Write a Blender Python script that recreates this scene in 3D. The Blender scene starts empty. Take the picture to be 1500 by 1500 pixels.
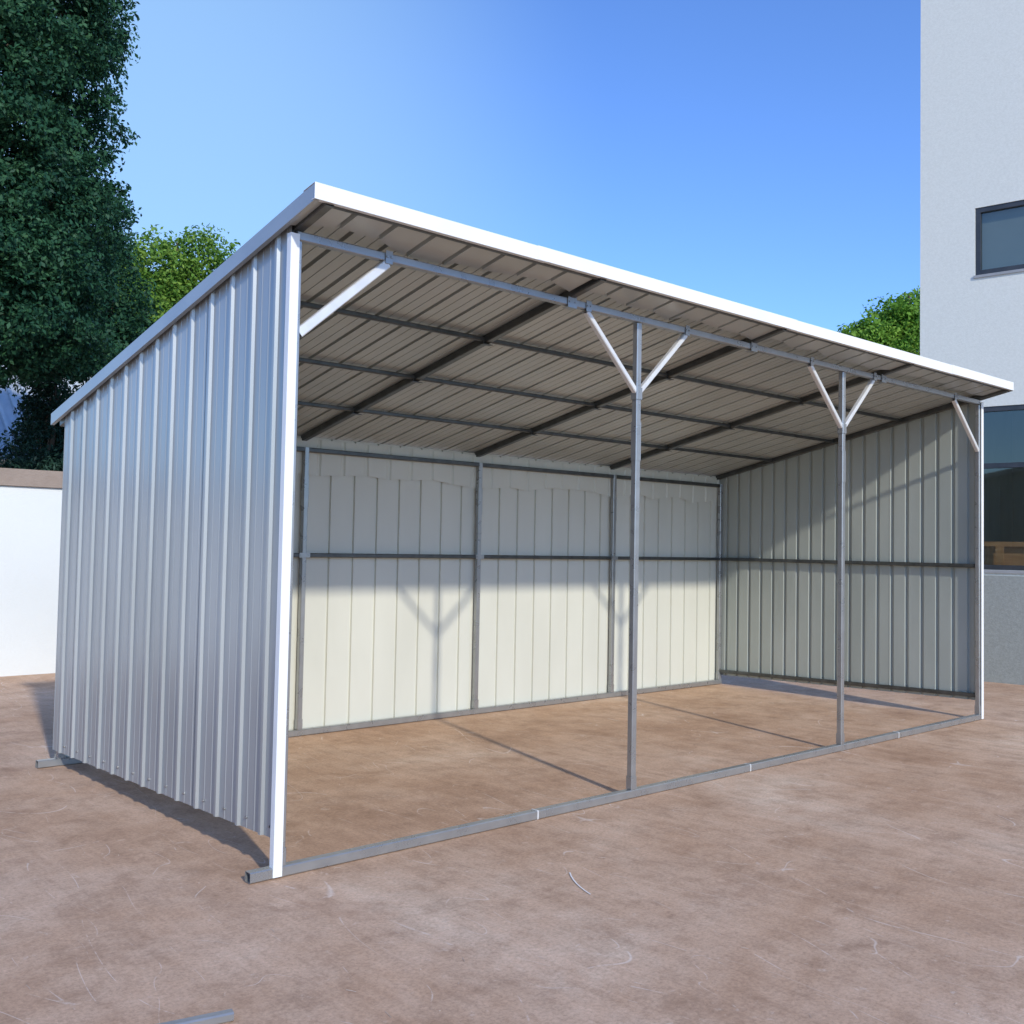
import bpy, bmesh, math, random
import numpy as np
from mathutils import Vector, Matrix
random.seed(7)
S = bpy.context.scene; COL = S.collection

# ---------------------------------------------------------------- helpers
BASE = {}
def thing(name, label, cat, loc, group=None, rz=0.0):
    o = bpy.data.objects.new(name, None); COL.objects.link(o)
    o.location = loc; o.rotation_euler = (0, 0, rz); o.empty_display_size = 0.3
    o['label'] = label; o['category'] = cat
    if group: o['group'] = group
    BASE[o.name] = Matrix.Translation(Vector(loc)) @ Matrix.Rotation(rz, 4, 'Z')
    return o
def obj(name, bm, mat, parent=None, local=False, smooth=False):
    me = bpy.data.meshes.new(name); bm.normal_update(); bm.to_mesh(me); bm.free()
    if smooth:
        for p in me.polygons: p.use_smooth = True
    me.materials.append(mat)
    o = bpy.data.objects.new(name, me); COL.objects.link(o)
    if parent is not None:
        o.parent = parent
        if parent.parent is None and not local and parent.name in BASE:
            o.matrix_parent_inverse = BASE[parent.name].inverted()
    return o
def tag(o, label, cat, group=None, kind=None):
    o['label'] = label; o['category'] = cat
    if group: o['group'] = group
    if kind: o['kind'] = kind
def box(bm, x0, x1, y0, y1, z0, z1):
    v = [bm.verts.new((x, y, z)) for z in (z0, z1) for y in (y0, y1) for x in (x0, x1)]
    for f in ((0,2,3,1),(4,5,7,6),(0,1,5,4),(2,6,7,3),(0,4,6,2),(1,3,7,5)):
        bm.faces.new([v[i] for i in f])
def prof(w, h, c):
    a, b = w/2, h/2
    return [(-a+c,-b),(a-c,-b),(a,-b+c),(a,b-c),(a-c,b),(-a+c,b),(-a,b-c),(-a,-b+c)]
def tube(bm, p0, p1, w, h=None, up=(0,0,1), t=.0025, c=.004):
    h = h or w; p0 = Vector(p0); p1 = Vector(p1); d = (p1-p0).normalized()
    s = d.cross(Vector(up)).normalized(); u = s.cross(d)
    rings = []
    for p in (p0, p1):
        for W, H, cc in ((w, h, c), (w-2*t, h-2*t, c*.7)):
            rings.append([bm.verts.new(p + s*a + u*b) for a, b in prof(W, H, cc)])
    o0, i0, o1, i1 = rings
    for k in range(8):
        n = (k+1) % 8
        bm.faces.new((o0[k], o0[n], o1[n], o1[k])); bm.faces.new((i0[n], i0[k], i1[k], i1[n]))
        bm.faces.new((o0[n], o0[k], i0[k], i0[n])); bm.faces.new((o1[k], o1[n], i1[n], i1[k]))
def mk(fn):
    bm = bmesh.new(); fn(bm); return bm
def T(name, mat, parent, p0, p1, w, h=None, up=(0,0,1)):
    return obj(name, mk(lambda b: tube(b, p0, p1, w, h, up)), mat, parent)
def B(name, mat, parent, *a):
    return obj(name, mk(lambda b: box(b, *a)), mat, parent)

# ---------------------------------------------------------------- materials
def nodes(name):
    m = bpy.data.materials.new(name); m.use_nodes = True
    nt = m.node_tree; return m, nt, nt.nodes['Principled BSDF']
def N(nt, typ, **kw):
    n = nt.nodes.new(typ)
    for k, v in kw.items():
        if k.startswith('i_'): n.inputs[k[2:].replace('_', ' ')].default_value = v
        else: setattr(n, k, v)
    return n
def ramp(nt, src, stops):
    r = nt.nodes.new('ShaderNodeValToRGB'); e = r.color_ramp.elements
    while len(e) > 1: e.remove(e[-1])
    e[0].position = stops[0][0]; e[0].color = (*stops[0][1], 1)
    for p, c in stops[1:]:
        x = e.new(p); x.color = (*c, 1)
    nt.links.new(src, r.inputs[0]); return r
def noise_mat(name, c1, c2, scale=8, rough=.5, metal=0, bump=.1, bscale=60, detail=6, rvar=.1, stretch=None, spec=.5, dist=.02):
    m, nt, P = nodes(name)
    tc = N(nt, 'ShaderNodeNewGeometry'); src = tc.outputs['Position']
    if stretch:
        mp = N(nt, 'ShaderNodeMapping'); mp.inputs['Scale'].default_value = stretch
        nt.links.new(src, mp.inputs[0]); src = mp.outputs[0]
    n = N(nt, 'ShaderNodeTexNoise', i_Scale=scale, i_Detail=detail); nt.links.new(src, n.inputs['Vector'])
    r = ramp(nt, n.outputs[0], [(.32, c1), (.68, c2)])
    nt.links.new(r.outputs[0], P.inputs['Base Color'])
    P.inputs['Metallic'].default_value = metal
    P.inputs['Specular IOR Level'].default_value = spec
    mr = N(nt, 'ShaderNodeMapRange'); mr.inputs['To Min'].default_value = max(rough-rvar, .05); mr.inputs['To Max'].default_value = rough+rvar
    nt.links.new(n.outputs[0], mr.inputs[0]); nt.links.new(mr.outputs[0], P.inputs['Roughness'])
    if bump:
        n2 = N(nt, 'ShaderNodeTexNoise', i_Scale=bscale, i_Detail=4); nt.links.new(src, n2.inputs['Vector'])
        b = N(nt, 'ShaderNodeBump', i_Strength=bump, i_Distance=dist); nt.links.new(n2.outputs[0], b.inputs['Height'])
        nt.links.new(b.outputs[0], P.inputs['Normal'])
    return m
M = {}
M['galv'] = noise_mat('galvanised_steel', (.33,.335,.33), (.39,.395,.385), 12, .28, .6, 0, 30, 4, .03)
M['galv_lit'] = noise_mat('sunlit_galvanised_steel', (.66,.66,.64), (.74,.74,.71), 14, .34, .25, 0, 30, 4, .04)  # same steel as galv, with the light on it put into a paler colour
M['galv_shaded'] = noise_mat('shaded_galvanised_steel', (.07,.074,.071), (.11,.115,.11), 14, .34, .55, 0, 30, 4, .04)  # same steel as galv, shade under the roof painted in as near-black
M['sheet_out'] = noise_mat('silver_sheet', (.35,.37,.365), (.41,.43,.425), 2.2, .30, .30, .05, 3.0, 3, .05, (1,1,.35), dist=.01)
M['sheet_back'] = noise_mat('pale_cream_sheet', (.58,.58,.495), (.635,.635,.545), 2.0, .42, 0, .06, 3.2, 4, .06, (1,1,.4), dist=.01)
M['sheet_right'] = noise_mat('shaded_cream_sheet', (.34,.37,.33), (.42,.45,.405), 2.0, .32, 0, .06, 3.2, 4, .06, (1,1,.4), dist=.01)  # cream sheet like the back wall, its shade mixed into a darker green-grey
M['sheet_roof'] = noise_mat('roof_sheet_underside', (.385,.405,.375), (.47,.49,.455), 2.0, .34, .1, .05, 3, 4, .05, dist=.01)
M['trim_white'] = noise_mat('white_trim', (.76,.77,.75), (.82,.83,.81), 3, .35, 0, .05, 8, 3, .05)
M['trim_grey'] = noise_mat('silver_trim', (.35,.37,.365), (.42,.44,.435), 3, .30, .35, .05, 8, 3, .05)
M['screw'] = noise_mat('zinc_screw', (.3,.3,.3), (.45,.45,.45), 40, .35, .8, 0)
M['plaster'] = noise_mat('white_plaster', (.73,.735,.65), (.79,.795,.71), 40, .9, 0, .2, 110, 6, .02, spec=.2, dist=.01)
M['plinth'] = noise_mat('grey_plaster', (.30,.32,.29), (.36,.38,.35), 40, .85, 0, .3, 90, 6, .02, spec=.2, dist=.01)
M['white_wall'] = noise_mat('white_painted_wall', (.67,.69,.655), (.73,.75,.715), .9, .9, 0, .25, 60, 8, .02, spec=.2, dist=.01)
M['coping'] = noise_mat('brown_coping', (.26,.20,.155), (.34,.27,.215), 5, .85, 0, .3, 60)
M['frame'] = noise_mat('dark_window_frame', (.045,.05,.055), (.07,.075,.08), 6, .4, .3, 0)
M['sill'] = noise_mat('grey_sill', (.30,.31,.31), (.38,.39,.39), 4, .7, 0, .1, 50)
M['wood'] = noise_mat('orange_wood', (.42,.18,.07), (.58,.29,.13), 3, .5, 0, .1, 30, 6, .1, (1,1,8))
M['blind'] = noise_mat('grey_blind', (.27,.28,.255), (.30,.31,.285), 2, .9, 0, 0)
M['room'] = noise_mat('dim_room', (.28,.29,.27), (.38,.39,.37), 1, .9, 0, 0)
M['blue_roof'] = noise_mat('pale_blue_metal', (.40,.45,.48), (.50,.55,.58), 3, .7, .0, .1, 12)
M['bark'] = noise_mat('bark', (.07,.05,.035), (.14,.105,.075), 5, .95, 0, .8, 25, 8, .02, (1,1,.25))
M['straw'] = noise_mat('dry_straw', (.42,.33,.25), (.60,.50,.41), 30, .8, 0, 0)
M['string'] = noise_mat('pale_string', (.80,.76,.70), (.86,.82,.76), 30, .8, 0, 0)
def glass(name, tr):
    m, nt, P = nodes(name); out = nt.nodes['Material Output']
    g = N(nt, 'ShaderNodeBsdfGlossy'); g.inputs['Roughness'].default_value = .03; g.inputs['Color'].default_value = (.72,.74,.66,1)
    t = N(nt, 'ShaderNodeBsdfTransparent'); t.inputs['Color'].default_value = (.66,.73,.70,1)
    mx = N(nt, 'ShaderNodeMixShader'); mx.inputs[0].default_value = tr
    nt.links.new(t.outputs[0], mx.inputs[1]); nt.links.new(g.outputs[0], mx.inputs[2]); nt.links.new(mx.outputs[0], out.inputs[0])
    return m
M['glass'] = glass('window_glass', .18)

def ground_mat():
    m, nt, P = nodes('brown_concrete'); L = nt.links.new
    pos = N(nt, 'ShaderNodeNewGeometry').outputs['Position']
    def noise(scale, detail=6, rough=.55, dist=0.0, off=(0,0,0), st=(1,1,1), rot=0):
        mp = N(nt, 'ShaderNodeMapping'); mp.inputs['Location'].default_value = off; mp.inputs['Scale'].default_value = st
        mp.inputs['Rotation'].default_value = (0,0,rot); L(pos, mp.inputs[0])
        n = N(nt, 'ShaderNodeTexNoise', i_Scale=scale, i_Detail=detail, i_Roughness=rough, i_Distortion=dist)
        L(mp.outputs[0], n.inputs['Vector']); return n.outputs[0]
    big = ramp(nt, noise(.55, 12, .72, .2), [(.32,(.43,.265,.165)), (.45,(.535,.35,.228)), (.56,(.61,.425,.295)), (.68,(.71,.545,.405))])
    med = ramp(nt, noise(3.6, 13, .80, .2, (7,3,0)), [(.32,(.64,.60,.57)), (.50,(.99,.99,.99)), (.68,(1.15,1.16,1.17))])
    fine = ramp(nt, noise(75, 8, .8), [(.34,(.68,.66,.64)), (.51,(1.0,1.0,1.0)), (.68,(1.18,1.18,1.16))])
    streak = ramp(nt, noise(12, 10, .78, .2, (3,1,0), (1,.10,1), .7), [(.34,(.84,.82,.80)), (.55,(1,1,1)), (.70,(1.12,1.12,1.12))])
    def mul(a, b, f=1.0, typ='MULTIPLY'):
        x = N(nt, 'ShaderNodeMix', data_type='RGBA', blend_type=typ); x.inputs[0].default_value = f
        L(a, x.inputs[6]); L(b, x.inputs[7]); return x.outputs[2]
    c = mul(mul(mul(big.outputs[0], med.outputs[0], .85), fine.outputs[0], .85), streak.outputs[0], .8)
    for sc0, off, lo, hi, amt, col in ((1.5,(21,5,0),.55,.66,.38,(.28,.16,.10,1)), (5.5,(2,31,0),.57,.66,.36,(.27,.16,.10,1)), (24,(5,5,0),.60,.68,.36,(.20,.12,.08,1)), (11,(15,5,0),.60,.66,.36,(.78,.65,.53,1))):
        st = ramp(nt, noise(sc0, 12, .78, .3, off), [(lo,(0,0,0)), (hi,(1,1,1))])
        x = N(nt, 'ShaderNodeMix', data_type='RGBA'); sc = N(nt, 'ShaderNodeMath', operation='MULTIPLY'); L(st.outputs[0], sc.inputs[0]); sc.inputs[1].default_value = amt
        L(sc.outputs[0], x.inputs[0]); L(c, x.inputs[6]); x.inputs[7].default_value = col; c = x.outputs[2]
    def lines(scale, width, off, lo, hi, dist):
        n = noise(scale, 0.0, .35, dist, off, (1,.35,1), off[0])
        a = N(nt, 'ShaderNodeMath', operation='SUBTRACT'); L(n, a.inputs[0]); a.inputs[1].default_value = .5
        b = N(nt, 'ShaderNodeMath', operation='ABSOLUTE'); L(a.outputs[0], b.inputs[0])
        r = N(nt, 'ShaderNodeMapRange'); r.inputs['From Min'].default_value = 0; r.inputs['From Max'].default_value = width
        r.inputs['To Min'].default_value = 1; r.inputs['To Max'].default_value = 0; L(b.outputs[0], r.inputs[0])
        mk_ = ramp(nt, noise(3.9, 6, .7, 0, (off[1], off[0], 3)), [(lo,(0,0,0)), (hi,(1,1,1))])
        q = N(nt, 'ShaderNodeMath', operation='MULTIPLY'); L(r.outputs[0], q.inputs[0]); L(mk_.outputs[0], q.inputs[1])
        return q.outputs[0]
    for sc_, w, off, amt, di in ((1.9,.0026,(3,9,0),.55,.3), (3.1,.0034,(13.6,2,0),.5,.3), (5.2,.0045,(17.2,22,0),.45,.4)):
        l = lines(sc_, w, off, .51, .57, di)
        s2 = N(nt, 'ShaderNodeMath', operation='MULTIPLY'); L(l, s2.inputs[0]); s2.inputs[1].default_value = amt
        x = N(nt, 'ShaderNodeMix', data_type='RGBA'); L(s2.outputs[0], x.inputs[0]); L(c, x.inputs[6]); x.inputs[7].default_value = (.86,.77,.67,1); c = x.outputs[2]
    L(c, P.inputs['Base Color'])
    rr = N(nt, 'ShaderNodeMapRange'); rr.inputs['To Min'].default_value = .6; rr.inputs['To Max'].default_value = .9; L(noise(2.2, 6), rr.inputs[0]); L(rr.outputs[0], P.inputs['Roughness'])
    P.inputs['Specular IOR Level'].default_value = .15
    b1 = N(nt, 'ShaderNodeBump', i_Strength=.45, i_Distance=.005); L(noise(80, 9, .8), b1.inputs['Height'])
    b2 = N(nt, 'ShaderNodeBump', i_Strength=.15, i_Distance=.02); L(noise(4, 5, .6), b2.inputs['Height']); L(b1.outputs[0], b2.inputs['Normal'])
    L(b2.outputs[0], P.inputs['Normal'])
    return m
M['ground'] = ground_mat()

# ---------------------------------------------------------------- ground
g = mk(lambda b: bmesh.ops.create_grid(b, x_segments=8, y_segments=8, size=400))
g = obj('ground', g, M['ground']); tag(g, 'reddish brown stained concrete yard', 'ground', kind='structure')

# ---------------------------------------------------------------- the shed
L_, D, HF, HB, HM = 6.0, 2.48, 2.457, 1.924, 1.182
SL = (HF-HB)/D; OX, OY, OB = .052, .235, .177
def rz_(y, dz=0): return HF - SL*y + dz
shed = thing('metal_shed', 'open fronted metal shed with corrugated walls, sloping roof and galvanised tube frame', 'shed', (3.0, 1.24, 0))
W = .035
XS = (.004, 1.5, 3.0, 4.5, L_-.004)
def post(x, y, ztop, sleeve=None):
    p = T('post', M['galv'], shed, (x, y, .003), (x, y, ztop), W, W, (0,1,0))
    obj('foot_sleeve', mk(lambda b: tube(b, (x,y,.046),(x,y,.11), W+.006, W+.006, (0,1,0))), M['galv'], p)
    if sleeve:
        obj('sleeve', mk(lambda b: tube(b, (x,y,sleeve),(x,y,sleeve+.2), W+.005, W+.005, (0,1,0))), M['galv'], p)
    return p
for i, x in enumerate((XS[0], 2.0, 4.0, XS[4])):
    post(x, .0, HF-.026, sleeve=(1.72 if i in (1,2) else None))
for k, x in enumerate(XS):
    post(x, D-.03, rz_(D)-.03, sleeve=1.5 if k in (1,2,3) else None)
T('base_rail', M['galv'], shed, (-.125, 0, .023), (L_+.02, 0, .023), .042, .040)
T('base_rail', M['galv'], shed, (-.12, D-.03, .023), (L_+.02, D-.03, .023), .042, .040)
for x in (1.33, 3.0, 4.72):
    T('rail_sleeve', M['galv_lit'], shed, (x-.004, 0, .0235), (x+.004, 0, .0235), .045, .043)
T('beam', M['galv'], shed, (.0, 0, HF-.003), (L_, 0, HF-.003), .034, .036)
T('beam', M['galv_shaded'], shed, (.0, D-.03, HB-.045), (L_, D-.03, HB-.045), .030, .030)
T('mid_rail', M['galv_shaded'], shed, (.0, D-.033, HM), (L_, D-.033, HM), .028, .028)
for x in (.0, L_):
    T('mid_rail', M['galv_shaded'], shed, (x, .02, HM), (x, D-.05, HM), .032, .03)
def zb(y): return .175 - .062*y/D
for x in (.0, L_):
    T('side_base_rail', M['galv_shaded'], shed, (x, .02, zb(0)+.01), (x, D-.05, zb(D)+.01), .032, .03)
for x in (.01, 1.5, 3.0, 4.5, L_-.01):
    T('rafter', M['galv_shaded'], shed, (x, -OY+.012, rz_(-OY+.012, .034)), (x, D+OB-.03, rz_(D+OB-.03, .034)), .040, .040)
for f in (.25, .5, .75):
    T('purlin', M['galv_shaded'], shed, (0, D*f, rz_(D*f, .034)), (L_, D*f, rz_(D*f, .034)), .024, .024)
T('purlin', M['galv_shaded'], shed, (0, -OY+.03, rz_(-OY+.03, .036)), (L_, -OY+.03, rz_(-OY+.03, .036)), .025, .022)
ZN = 2.085; HX = .385
def brace(x0, z0, x1, z1, w=.030):
    return T('brace', M['galv_lit'], shed, (x0, -.002, z0), (x1, -.002, z1), .026, w, (0,1,0))
for x in (2.0, 4.0):
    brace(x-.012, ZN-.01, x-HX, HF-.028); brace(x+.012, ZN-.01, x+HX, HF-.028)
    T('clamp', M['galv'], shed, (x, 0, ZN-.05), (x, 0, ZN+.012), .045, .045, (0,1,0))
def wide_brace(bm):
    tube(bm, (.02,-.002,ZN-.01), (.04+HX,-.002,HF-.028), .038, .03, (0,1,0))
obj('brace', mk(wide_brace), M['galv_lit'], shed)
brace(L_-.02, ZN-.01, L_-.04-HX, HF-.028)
def clip(x, y, z, w=.07):
    def f(b):
        box(b, x-w/2, x+w/2, y-.0222, y-.0202, z-.026, z+.026)
        box(b, x-w/2, x+w/2, y-.0222, y+.0202, z-.028, z-.0262)
        for s in (-1, 1): box(b, x+s*w*.3-.004, x+s*w*.3+.004, y-.027, y-.0222, z-.004, z+.004)
    return obj('bracket', mk(f), M['galv'], shed)
for x in (1.5, 2.0-HX, 2.0+HX, 3.0, 4.0-HX, 4.0+HX, 4.5, .04+HX, L_-.04-HX): clip(x, 0, HF-.003, .035 if x not in (1.5,3.0,4.5) else .06)
for x in (1.5, 3.0, 4.5):
    for f in (.25, .5, .75):
        y = D*f; z = rz_(y, .010)
        obj('bracket', mk(lambda b: (box(b, x-.034, x+.034, y-.016, y+.016, z-.003, z), box(b, x-.032, x-.028, y-.014, y+.014, z, z+.02))), M['galv_shaded'], shed)
    obj('bracket', mk(lambda b: (box(b, x-.04, x+.04, D-.0535, D-.051, HM-.016, HM+.016), box(b, x-.032, x-.024, D-.057, D-.0535, HM-.004, HM+.004), box(b, x+.024, x+.032, D-.057, D-.0535, HM-.004, HM+.004))), M['galv'], shed)
obj('bracket', mk(lambda b: box(b, 1.36, 1.38, D-.054, D-.0485, HM-.14, HM+.01)), M['galv_shaded'], shed)  # thin dark strip hanging below the mid rail

# corrugated sheets
P_ = .19
def profile(u0, u1, h, phase, a, b, minor, pitch):
    pts = []
    k0 = int(math.floor((u0-phase)/pitch))-1; k1 = int(math.ceil((u1-phase)/pitch))+1
    ds = [(-a,0),(-b,h),(b,h),(a,0)]
    if minor: ds += [(.060,0),(.063,minor),(.066,minor),(.069,0),(.121,0),(.124,minor),(.127,minor),(.130,0)]
    for k in range(k0, k1+1):
        for du, hh in ds: pts.append((phase + k*pitch + du, hh))
    pts = [p for p in pts if u0 < p[0] < u1]
    return [(u0, pts[0][1] if pts else 0)] + pts + [(u1, pts[-1][1] if pts else 0)]
def sheet(name, mat, parent, u0, u1, place, phase=0.0, h=.016, a=.018, b=.007, minor=0, pitch=P_):
    pr = profile(u0, u1, h, phase, a, b, minor, pitch)
    def f(bm):
        g = [[bm.verts.new(place(u, hh, r)) for u, hh in pr] for r in (0, 1)]
        for i in range(len(pr)-1):
            bm.faces.new((g[0][i], g[0][i+1], g[1][i+1], g[1][i]))
    return obj(name, mk(f), mat, parent)
def screw_proto():
    bm = bmesh.new()
    bmesh.ops.create_cone(bm, cap_ends=True, segments=8, radius1=.007, radius2=.007, depth=.002, matrix=Matrix.Translation((0,0,.001)))
    bmesh.ops.create_cone(bm, cap_ends=True, segments=6, radius1=.0045, radius2=.004, depth=.005, matrix=Matrix.Translation((0,0,.0045)))
    me = bpy.data.meshes.new('screw'); bm.to_mesh(me); bm.free(); me.materials.append(M['screw']); return me
SCREW = screw_proto()
def screw(parent, p, n):
    o = bpy.data.objects.new('screw', SCREW); COL.objects.link(o); o.parent = parent
    o.matrix_basis = Matrix.Translation(Vector(p)) @ Vector(n).to_track_quat('Z', 'Y').to_matrix().to_4x4()
    return o
PW = P_*4
def cuts(a, b, first):
    out = [a]; u = first
    while u < b-.08: out.append(u); u += PW
    return out + [b]
def spans(a, b, first):
    c = cuts(a, b, first); return enumerate(zip(c[:-1], c[1:]))
for i, (a, b) in spans(-.005, D+.02, PW*.95+.024):
    off = .0012*(i % 2); a2 = a-.035 if i else a
    wp = sheet('wall_panel', M['sheet_out'], shed, a2, b, lambda u, h, v: Vector((-.020-off-h, u, (zb(u)-.03)*(1-v) + rz_(u, .05)*v)), phase=.095, h=.0125, a=.0145, b=.0085, minor=.0022)
    u = .03
    while u < D:
        if a < u < b: screw(wp, Vector((-.0205-off-.001, u, zb(u)+.012)), (-1,0,0))
        u += P_
for i, (a, b) in spans(-.005, D+.02, PW*.95+.024):
    off = .0012*(i % 2); a2 = a-.035 if i else a
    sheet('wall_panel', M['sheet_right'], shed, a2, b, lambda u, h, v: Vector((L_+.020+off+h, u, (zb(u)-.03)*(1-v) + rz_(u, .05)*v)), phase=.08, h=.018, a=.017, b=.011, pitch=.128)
for i, (a, b) in spans(-.01, L_+.01, PW):
    off = .0012*(i % 2); a2 = a-.035 if i else a
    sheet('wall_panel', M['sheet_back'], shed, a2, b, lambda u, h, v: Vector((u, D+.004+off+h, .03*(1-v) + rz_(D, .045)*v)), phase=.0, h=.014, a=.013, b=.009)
    def low(u):
        k = int(math.floor((u+.03)/P_)); random.seed(k*13+5); return 1.72 + random.uniform(-.02, .03)
    sheet('top_course', M['sheet_back'], shed, a, b, lambda u, h, v: Vector((u, D-.008+off+h*.6, low(u)*(1-v) + rz_(D, .03)*v)), phase=.095)
for i, (a, b) in spans(-OX, L_+OX, PW):
    off = .0012*(i % 2); a2 = a-.035 if i else a
    y0, y1 = -OY+.002, D+OB
    sheet('roof_panel', M['sheet_roof'], shed, a2, b, lambda u, h, v: Vector((u, y0+(y1-y0)*v, rz_(y0+(y1-y0)*v, .0555+off+h))), phase=.05, h=.0245, a=.012, b=.0095, minor=.003)
    def back(u):
        k = int(math.floor((u+.03)/P_)); random.seed(k*7+1); return -.03 + random.uniform(-.055, .045)
    sheet('eave_course', M['sheet_roof'], shed, a, b, lambda u, h, v: Vector((u, (-OY+.01)*(1-v)+back(u)*v, rz_((-OY+.01)*(1-v)+back(u)*v, .030+off+h*.6))), phase=.145, h=.038, a=.013, b=.010)
random.seed(3)
# trims
zt = rz_(-OY, .0835); zbm = rz_(-OY, .022)
for i, (a, b) in enumerate(((-OX-.0105, 1.12), (1.06, 3.1), (3.04, 5.1), (5.04, L_+OX+.0105))):
    p = .0016*(i % 2)
    def f(bm):
        box(bm, a, b, -OY-.0065-p, -OY-.004-p, zbm+p, zt+p)
        box(bm, a, b, -OY-.0035-p, -OY+.016, zbm-.0005+p, zbm+.0015+p)
        v = [bm.verts.new(c) for c in ((a,-OY-.0064-p,zt+p),(b,-OY-.0064-p,zt+p),(b,-OY+.08,rz_(-OY+.08,.0855+p)),(a,-OY+.08,rz_(-OY+.08,.0855+p)))]
        bm.faces.new(v)
    obj('fascia', mk(f), M['trim_white'], shed)
for sx, x in ((-1, -OX-.008), (1, L_+OX+.008)):
    y0, y1 = -OY-.003, D+OB-.03; lo = .019; hi = .083
    def f(bm):
        def quad(*c): bm.faces.new([bm.verts.new(q) for q in c])
        for dx in (0, -sx*.0022):
            quad((x+dx,y0,rz_(y0,lo)),(x+dx,y1,rz_(y1,lo)),(x+dx,y1,rz_(y1,hi)),(x+dx,y0,rz_(y0,hi)))
        quad((x,y0,rz_(y0,hi)),(x-sx*.09,y0,rz_(y0,hi)),(x-sx*.09,y1,rz_(y1,hi)),(x,y1,rz_(y1,hi)))
        quad((x,y0,rz_(y0,lo)),(x-sx*.02,y0,rz_(y0,lo)),(x-sx*.02,y1,rz_(y1,lo)),(x,y1,rz_(y1,lo)))
    obj('gable_trim', mk(f), M['trim_grey'], shed)
for sx, x in ((-1, -.034), (1, L_+.036)):
    def f(bm):
        z0, z1 = .008, rz_(0, .0)
        w = .038
        box(bm, min(x, x-sx*w), max(x, x-sx*w), -.0255, -.0235, z0, z1)
        box(bm, min(x, x-sx*.0022), max(x, x-sx*.0022), -.0235, .004, z0, z1)
    obj('corner_trim', mk(f), M['trim_white'], shed)

# ---------------------------------------------------------------- small things on the ground
t = obj('steel_tube', mk(lambda b: tube(b, (-.665,-.965,.013), (-1.9,-.69,.013), .03, .024)), M['galv'])
tag(t, 'short galvanised square tube lying on the ground in front of the shed', 'tube')
def strand(bm, x, y, L, a, w, bend, z=.004, hgt=.6):
    n = 7; p = []; ang = a
    px, py = x, y
    for i in range(n):
        p.append((px, py, ang)); ang += bend/n; px += math.cos(ang)*L/n; py += math.sin(ang)*L/n
    pv = None
    for (qx, qy, an) in p:
        nx, ny = -math.sin(an)*w/2, math.cos(an)*w/2
        cur = (bm.verts.new((qx-nx, qy-ny, z)), bm.verts.new((qx, qy, z+w*hgt)), bm.verts.new((qx+nx, qy+ny, z)))
        if pv: bm.faces.new((pv[0], cur[0], cur[1], pv[1])); bm.faces.new((pv[1], cur[1], cur[2], pv[2]))
        pv = cur
s = obj('string_scrap', mk(lambda b: strand(b, .90, -.66, .30, -2.3, .006, .5, .003, .15)), M['string'])
tag(s, 'thin pale curl of string on the brown ground', 'string')
bm = bmesh.new(); random.seed(21)
for _ in range(150):
    x = random.uniform(-1.3, 7); y = random.uniform(-2.4, 1.6)
    strand(bm, x, y, random.uniform(.015, .05), random.uniform(0, 6.28), random.uniform(.0008, .0016), random.uniform(-.4, .4), .003)
for _ in range(160):
    x = random.uniform(-1.6, 8); y = random.uniform(-2.4, 2.2); r = random.uniform(.001, .003)
    m = Matrix.Translation((x, y, r*.4)) @ Matrix.Diagonal((r, r*random.uniform(.6,1), r*.6, 1))
    bmesh.ops.create_icosphere(bm, subdivisions=1, radius=1, matrix=m)
s = obj('straw_bits', bm, M['straw']); tag(s, 'scattered straw bits and grit on the brown ground', 'debris', kind='stuff')

# ---------------------------------------------------------------- boundary wall, left
bw = thing('boundary_wall', 'low white painted boundary wall with brown coping, behind the shed at left', 'wall', (-2, 6.6, 0))
B('wall_face', M['white_wall'], bw, -14, 9.5, 6.53, 6.75, -.05, 1.73)
B('coping', M['coping'], bw, -14.02, 9.52, 6.50, 6.78, 1.733, 1.89)

# ---------------------------------------------------------------- building, right
RB = math.atan2(.156, .988)
bd = thing('white_building', 'tall white plastered building with grey plinth, dark framed windows, right of the shed', 'building', (8.357, 1.649, 0), rz=RB)
LB, DB, HBD = 9.0, 7.0, 10.0
wins = [(.55, 2.35, 1.12, 2.77), (.55, 2.35, 4.13, 4.83), (3.6, 5.4, 1.12, 2.77), (3.6, 5.4, 4.13, 4.83)]
def facade(bm, z0, z1, x=0.0):
    qs = sorted({0.0, LB} | {w[0] for w in wins} | {w[1] for w in wins})
    zs = sorted({z0, z1} | {z for w in wins for z in w[2:] if z0 < z < z1})
    for i in range(len(qs)-1):
        for j in range(len(zs)-1):
            qc, zc = (qs[i]+qs[i+1])/2, (zs[j]+zs[j+1])/2
            if any(w[0] < qc < w[1] and w[2] < zc < w[3] for w in wins): continue
            bm.faces.new([bm.verts.new((x, -q, z)) for q, z in ((qs[i],zs[j]),(qs[i],zs[j+1]),(qs[i+1],zs[j+1]),(qs[i+1],zs[j]))])
    for (a, b, c, d) in wins:
        for e in (((a,c),(b,c)),((b,c),(b,d)),((b,d),(a,d)),((a,d),(a,c))):
            (q0, w0), (q1, w1) = e
            bm.faces.new([bm.verts.new(p) for p in ((x,-q0,w0),(x,-q1,w1),(x+.2,-q1,w1),(x+.2,-q0,w0))])
bm = bmesh.new(); facade(bm, 1.0, HBD)
for q in (0, LB):
    bm.faces.new([bm.verts.new(p) for p in ((0,-q,1.0),(DB,-q,1.0),(DB,-q,HBD),(0,-q,HBD))])
bm.faces.new([bm.verts.new(p) for p in ((DB,0,1.0),(DB,-LB,1.0),(DB,-LB,HBD),(DB,0,HBD))])
bm.faces.new([bm.verts.new(p) for p in ((0,0,HBD),(DB,0,HBD),(DB,-LB,HBD),(0,-LB,HBD))])
obj('wall', bm, M['plaster'], bd, local=True)
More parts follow.
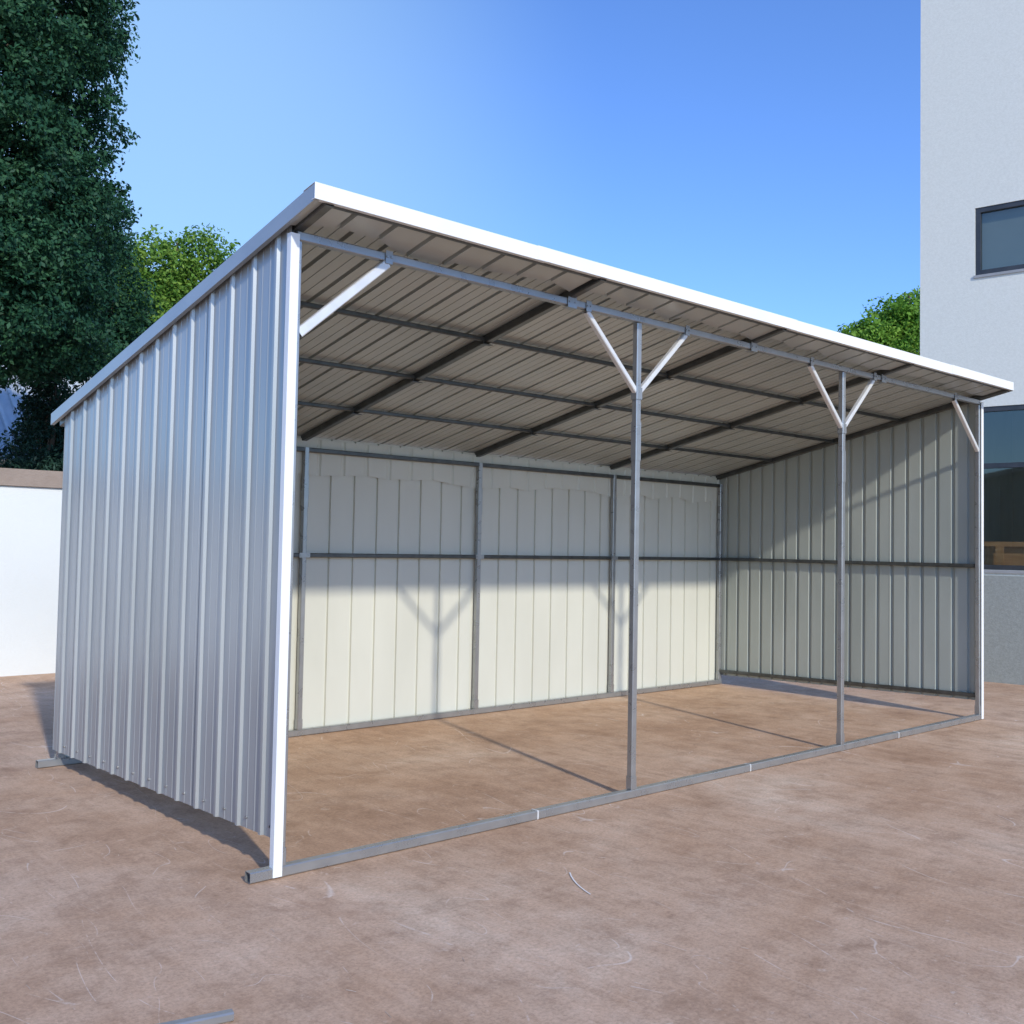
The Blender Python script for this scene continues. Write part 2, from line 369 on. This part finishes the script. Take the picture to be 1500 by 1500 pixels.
obj('plinth', mk(lambda b: box(b, -.012, DB+.012, -LB-.012, .012, -.05, 1.065)), M['plinth'], bd, local=True)
obj('parapet', mk(lambda b: box(b, -.06, DB+.06, -LB-.06, .06, HBD+.003, HBD+.15)), M['plaster'], bd, local=True)
for (a, b, c, d) in wins:
    fw = .05
    def f(bm):
        box(bm, .01, .07, -b+.001, -b+fw, c+.001, d-.001); box(bm, .01, .07, -a-fw, -a-.001, c+.001, d-.001)
        box(bm, .01, .07, -b+fw, -a-fw, d-fw, d-.001); box(bm, .01, .07, -b+fw, -a-fw, c+.001, c+fw)
        mid = (a+b)/2
        box(bm, .015, .065, -mid-.025, -mid+.025, c+fw, d-fw)
        if d-c > 1:
            zt_ = c+1.05; box(bm, .013, .067, -b+fw, -mid-.025, zt_-.025, zt_+.025); box(bm, .013, .067, -mid+.025, -a-fw, zt_-.025, zt_+.025)
    w = obj('window', mk(f), M['frame'], bd, local=True)
    obj('pane', mk(lambda bm: bm.faces.new([bm.verts.new(p) for p in ((.04,-a-fw,c+fw),(.04,-b+fw,c+fw),(.04,-b+fw,d-fw),(.04,-a-fw,d-fw))])), M['glass'], w, local=True)
    obj('sill', mk(lambda bm: box(bm, -.015, .009, -b-.01, -a+.01, c-.03, c-.002)), M['sill'], w, local=True)
    if d-c < 1:
        obj('blind', mk(lambda bm: bm.faces.new([bm.verts.new(p) for p in ((.08,-a-.01,c),(.08,-b+.01,c),(.08,-b+.01,d),(.08,-a-.01,d))])), M['blind'], w, local=True)
def room(bm):
    box(bm, .21, 3.2, -6.4, -.15, .98, 3.1)
    fs = [f for f in bm.faces if all(abs(v.co.x-.21) < 1e-4 for v in f.verts)]
    bmesh.ops.delete(bm, geom=fs, context='FACES_ONLY')
obj('room', mk(room), M['room'], bd, local=True)
def counter(bm):
    box(bm, .5, 1.2, -3.2, -.4, 1.36, 1.41); box(bm, .55, .6, -3.1, -.5, 1.0, 1.36)
    for k in range(4): box(bm, .49, .5, -.7-.7*k, -.62-.7*k, 1.0, 1.36)
wc = obj('wooden_counter', mk(counter), M['wood']); wc.location = (8.357, 1.649, 0); wc.rotation_euler.z = RB
tag(wc, 'orange wooden counter inside the lower window of the white building', 'counter')
def shelf(bm):
    x0 = 1.9
    box(bm, x0, x0+.3, -1.5, -1.44, 1.05, 2.1); box(bm, x0, x0+.3, -.7, -.64, 1.05, 2.1)
    for z in (1.2, 1.55, 1.85, 2.06): box(bm, x0, x0+.3, -1.44, -.7, z, z+.04)
    box(bm, x0+.3, x0+.32, -1.5, -.64, 1.05, 2.12)
sh = obj('wooden_shelf', mk(shelf), M['wood']); sh.location = wc.location; sh.rotation_euler.z = RB
tag(sh, 'wooden shelf at the back of the room behind the lower window', 'shelf')

# ---------------------------------------------------------------- low house far left behind the trees
ho = thing('low_house', 'low house with pale blue metal roof seen between the dark trees at left', 'house', (2.5, 20, 0))
B('wall', M['plaster'], ho, -3, 6.2, 18, 23, -.05, 2.9)
def roof(bm):
    a = [bm.verts.new(p) for p in ((-3.3,17.6,2.75),(6.5,17.6,2.75),(6.5,20.5,5.1),(-3.3,20.5,5.1))]; bm.faces.new(a)
    c = [bm.verts.new(p) for p in ((-3.3,23.4,2.75),(6.5,23.4,2.75))]; bm.faces.new((a[3], a[2], c[1], c[0]))
    for k in range(32):
        x = -3.2+.3*k
        for q in (((x,17.6,2.85),(x+.07,17.6,2.85),(x+.07,20.5,5.2),(x,20.5,5.2)), ((x,17.6,2.75),(x,17.6,2.85),(x,20.5,5.2),(x,20.5,5.1)), ((x+.07,17.6,2.75),(x+.07,17.6,2.85),(x+.07,20.5,5.2),(x+.07,20.5,5.1))):
            bm.faces.new([bm.verts.new(p) for p in q])
obj('roof', mk(roof), M['blue_roof'], ho)

# ---------------------------------------------------------------- trees
def leaf_mat(name, dark, mid, light, trans=.25):
    m, nt, P = nodes(name); L = nt.links.new; out = nt.nodes['Material Output']
    at = N(nt, 'ShaderNodeAttribute', attribute_name='tint')
    r = ramp(nt, at.outputs['Fac'], [(0, dark), (.5, mid), (1, light)])
    L(r.outputs[0], P.inputs['Base Color']); P.inputs['Roughness'].default_value = .55; P.inputs['Specular IOR Level'].default_value = .2
    tr = N(nt, 'ShaderNodeBsdfTranslucent'); L(r.outputs[0], tr.inputs[0])
    mx = N(nt, 'ShaderNodeMixShader'); mx.inputs[0].default_value = trans
    L(P.outputs[0], mx.inputs[1]); L(tr.outputs[0], mx.inputs[2]); L(mx.outputs[0], out.inputs[0])
    return m
LM = {'dark': leaf_mat('dark_leaves', (.012,.050,.028), (.026,.092,.046), (.058,.155,.065)),
      'conifer': leaf_mat('conifer_leaves', (.010,.030,.022), (.018,.05,.035), (.035,.08,.05), .1),
      'yellow': leaf_mat('yellow_green_leaves', (.055,.15,.02), (.14,.28,.04), (.28,.42,.07), .35),
      'bright': leaf_mat('bright_green_leaves', (.07,.19,.02), (.18,.36,.045), (.30,.48,.08), .35)}
def crown(name, parent, mat, lobes, nclump, per, csize, leaf, seed, aspect=.5, rpow=.38):
    rg = np.random.default_rng(seed)
    vol = np.array([l[3]*l[4]*l[5] for l in lobes])**(2/3); pr = vol/vol.sum()
    idx = rg.choice(len(lobes), nclump, p=pr); lb = np.array(lobes)[idx]
    d = rg.normal(size=(nclump,3)); d /= np.linalg.norm(d, axis=1)[:,None]
    rad = rg.uniform(.12, 1.0, nclump)**rpow
    cen = lb[:,:3] + d*lb[:,3:6]*rad[:,None]
    tc = rg.uniform(0, 1, nclump)
    n = nclump*per
    ci = np.repeat(np.arange(nclump), per)
    sz = csize*rg.uniform(.5, 1.35, nclump)[ci]
    off = rg.normal(size=(n,3)); ln = np.linalg.norm(off, axis=1)[:,None]; off = off/ln*np.minimum(ln, 1.7)
    pos = cen[ci] + off*(sz*.5)[:,None]*np.array([1,1,.7])
    nr = d[ci]*.5 + rg.normal(size=(n,3))*.65 + np.array([0,0,.35]); nr /= np.linalg.norm(nr, axis=1)[:,None]
    a = np.cross(nr, rg.normal(size=(n,3))); a /= np.linalg.norm(a, axis=1)[:,None]; b = np.cross(nr, a)
    l = leaf*rg.uniform(.6, 1.25, n)[:,None]
    v = np.stack([pos-a*l*.5, pos+b*l*aspect*.5+nr*l*.08, pos+a*l*.5, pos-b*l*aspect*.5+nr*l*.08], axis=1).reshape(-1,3)
    me = bpy.data.meshes.new(name)
    me.vertices.add(4*n); me.vertices.foreach_set('co', v.astype(np.float32).ravel())
    me.loops.add(4*n); me.loops.foreach_set('vertex_index', np.arange(4*n, dtype=np.int32))
    me.polygons.add(n); me.polygons.foreach_set('loop_start', np.arange(0, 4*n, 4, dtype=np.int32)); me.polygons.foreach_set('loop_total', np.full(n, 4, dtype=np.int32))
    at = me.attributes.new('tint', 'FLOAT', 'FACE')
    at.data.foreach_set('value', np.clip(tc[ci]*.6 + rg.uniform(0,.5,n) - .05, 0, 1).astype(np.float32))
    me.update(calc_edges=True); me.validate(); me.materials.append(mat)
    o = bpy.data.objects.new(name, me); COL.objects.link(o); o.parent = parent
    o.matrix_parent_inverse = BASE[parent.name].inverted()
    return o
def limb(bm, p0, p1, r0, r1, seg=5, wob=.12, sides=8):
    p0 = Vector(p0); p1 = Vector(p1); d = (p1-p0); ln = d.length; d.normalize()
    s = d.cross(Vector((.3,.9,.2))).normalized(); u = s.cross(d); prev = None
    for i in range(seg+1):
        t = i/seg; c = p0.lerp(p1, t)
        if 0 < i < seg: c += Vector((random.uniform(-1,1), random.uniform(-1,1), 0))*wob*ln*.2
        r = r0+(r1-r0)*t
        ring = [bm.verts.new(c + (s*math.cos(2*math.pi*k/sides)+u*math.sin(2*math.pi*k/sides))*r) for k in range(sides)]
        if prev:
            for k in range(sides): bm.faces.new((prev[k], prev[(k+1)%sides], ring[(k+1)%sides], ring[k]))
        prev = ring
def tree(name, label, x, y, lobes, mat, nclump, per, csize, leaf, seed, r=.2, group=None, aspect=.5, cat='tree', rpow=.38):
    random.seed(seed)
    t = thing(name, label, cat, (x, y, 0), group)
    top = max(l[2]+l[5]*.6 for l in lobes); zlow = min(l[2]-l[5] for l in lobes)
    bm = bmesh.new(); limb(bm, (x,y,-.1), (x+.1,y,top), r, r*.15, 9, .06)
    for l in lobes:
        z0 = max(zlow+.1, l[2]-l[5]*.9); limb(bm, (x,y,z0), (l[0],l[1],l[2]+l[5]*.2), r*.4, r*.08, 5)
        for _ in range(3):
            limb(bm, (x,y,min(z0+.3, top)), (l[0]+random.uniform(-.6,.6)*l[3], l[1]+random.uniform(-.6,.6)*l[4], l[2]+random.uniform(-.3,.6)*l[5]), r*.25, r*.04, 4)
    obj('trunk', bm, M['bark'], t, smooth=True)
    crown('crown', t, mat, lobes, nclump, per, csize, leaf, seed, aspect, rpow)
    return t
def column_lobes(cx, cy, z0, z1, R, seed, n=16):
    rg = random.Random(seed); out = []
    for i in range(n):
        f = (i+.5)/n; z = z0+(z1-z0)*f
        a = i*2.4+rg.uniform(-.4, .4); o = R*.34
        out.append((cx+math.cos(a)*o, cy+math.sin(a)*o, z, R*rg.uniform(.60,.66), R*rg.uniform(.60,.66), (z1-z0)/n*1.4))
    for k in range(9):
        out.append((cx, cy, z0+(z1-z0)*(k+.5)/9, R*.97, R*.97, (z1-z0)/9*1.15))
    return out
tree('tall_tree', 'tall dense dark green tree at the left edge, rising above the shed', .9, 10.2,
     column_lobes(.9, 10.2, 3.55, 9.3, 2.16, 4, 18) + [(1.3,10.0,3.9,1.2,1.2,.5)], LM['dark'], 6000, 60, .22, .072, 5, .26, rpow=.16)
tree('dense_tree', 'dark green tree beside the tall one, its crown just above the shed roof at left', 3.7, 12.2,
     [(3.6,12.2,3.4,1.15,1.1,1.5),(3.2,12.0,4.6,1.05,.9,1.2),(4.2,12.4,2.6,1.1,1,1.1),(3.2,12,2.2,1.0,1,1.0),(3.0,12,5.7,.85,.8,1.0),(2.2,12.6,4.5,.9,.8,.65)], LM['dark'], 1350, 56, .27, .078, 8, .14, rpow=.28)
tree('conifer', 'very dark low conifer behind the white boundary wall', 2.55, 11.2,
     [(2.55,11.2,1.7,1.0,.9,.9),(2.6,11.2,2.5,.55,.6,.65),(2.6,11.2,3.1,.28,.32,.45)], LM['conifer'], 380, 50, .2, .08, 9, .1, aspect=.3)
tree('yellow_green_tree', 'sunlit yellow green tree farther back, above the left slope of the shed roof', 8.0, 20.0,
     [(8.0,20,6.0,1.8,1.6,1.7),(7.7,20,7.5,1.2,1.1,1.0),(8.6,19.8,7.9,.8,.8,.8),(9.3,20,7.2,.85,.8,.75),(7.0,20,6.7,1.1,1,1.1),(8.6,20,5.2,1.3,1.2,1.1)], LM['yellow'], 1000, 48, .38, .12, 12, .2, rpow=.3)
tree('bright_green_tree', 'bright green tree top between the shed roof and the white building', 22.6, 9.1,
     [(22.7,9.1,5.6,1.9,1.8,1.6),(22.2,9.3,6.9,.8,.8,.7),(23.1,9.0,7.3,.9,.9,.9),(21.5,9.6,6.4,.75,.7,.7)], LM['bright'], 620, 48, .38, .13, 15, .2, rpow=.3)

# ---------------------------------------------------------------- light
az = math.radians(14.7); el = math.radians(29.5)
trav = Vector((math.sin(az)*math.cos(el), math.cos(az)*math.cos(el), -math.sin(el)))
sd = bpy.data.lights.new('sun', 'SUN'); sd.energy = 3.2; sd.angle = math.radians(1.7); sd.color = (1, .94, .83)
so = bpy.data.objects.new('sun', sd); COL.objects.link(so); so.rotation_euler = trav.to_track_quat('-Z', 'Y').to_euler(); so.location = (-3, -10, 8)
wd = bpy.data.worlds.new('World'); S.world = wd; wd.use_nodes = True; nt = wd.node_tree
sky = nt.nodes.new('ShaderNodeTexSky'); sky.sky_type = 'NISHITA'; sky.sun_disc = False
sky.sun_elevation = el; sky.sun_rotation = math.radians(194.7); sky.air_density = 1.0; sky.dust_density = .4; sky.ozone_density = 1.6
bg = nt.nodes['Background']; bg.inputs[1].default_value = .15
tint = N(nt, 'ShaderNodeMix', data_type='RGBA', blend_type='MULTIPLY'); tint.inputs[0].default_value = 1
tint.inputs[7].default_value = (.74, 1.06, 1.66, 1)
nt.links.new(sky.outputs[0], tint.inputs[6])
# thin haze low in the sky towards the north-north-east
tcw = nt.nodes.new('ShaderNodeTexCoord'); dt = N(nt, 'ShaderNodeVectorMath', operation='DOT_PRODUCT')
nt.links.new(tcw.outputs['Generated'], dt.inputs[0])
hz = Vector((math.sin(math.radians(13)), math.cos(math.radians(13)), .30)).normalized(); dt.inputs[1].default_value = hz
mr = N(nt, 'ShaderNodeMapRange', interpolation_type='SMOOTHSTEP'); mr.inputs['From Min'].default_value = .84; mr.inputs['From Max'].default_value = 1.0; mr.inputs['To Max'].default_value = .6
nt.links.new(dt.outputs['Value'], mr.inputs[0])
hm = N(nt, 'ShaderNodeMix', data_type='RGBA'); hm.inputs[7].default_value = (3.0, 4.9, 6.6, 1)
nt.links.new(mr.outputs[0], hm.inputs[0]); nt.links.new(tint.outputs[2], hm.inputs[6])
nt.links.new(hm.outputs[2], bg.inputs[0])

# ---------------------------------------------------------------- camera
cd = bpy.data.cameras.new('camera'); cd.sensor_width = 36; cd.sensor_fit = 'HORIZONTAL'
cd.lens = 1498.93/1500*36; cd.shift_x = -5.33/1500; cd.shift_y = -13.5/1500; cd.clip_end = 1500; cd.clip_start = .05
co = bpy.data.objects.new('camera', cd); COL.objects.link(co)
co.matrix_world = Matrix.Translation((-1.97341,-3.50577,1.26607)) @ Matrix.Rotation(-.73151,4,'Z') @ Matrix.Rotation(math.pi/2+.04252,4,'X') @ Matrix.Rotation(.01878,4,'Z')
S.camera = co
S.view_settings.view_transform = 'Standard'; S.view_settings.look = 'None'; S.view_settings.exposure = 0
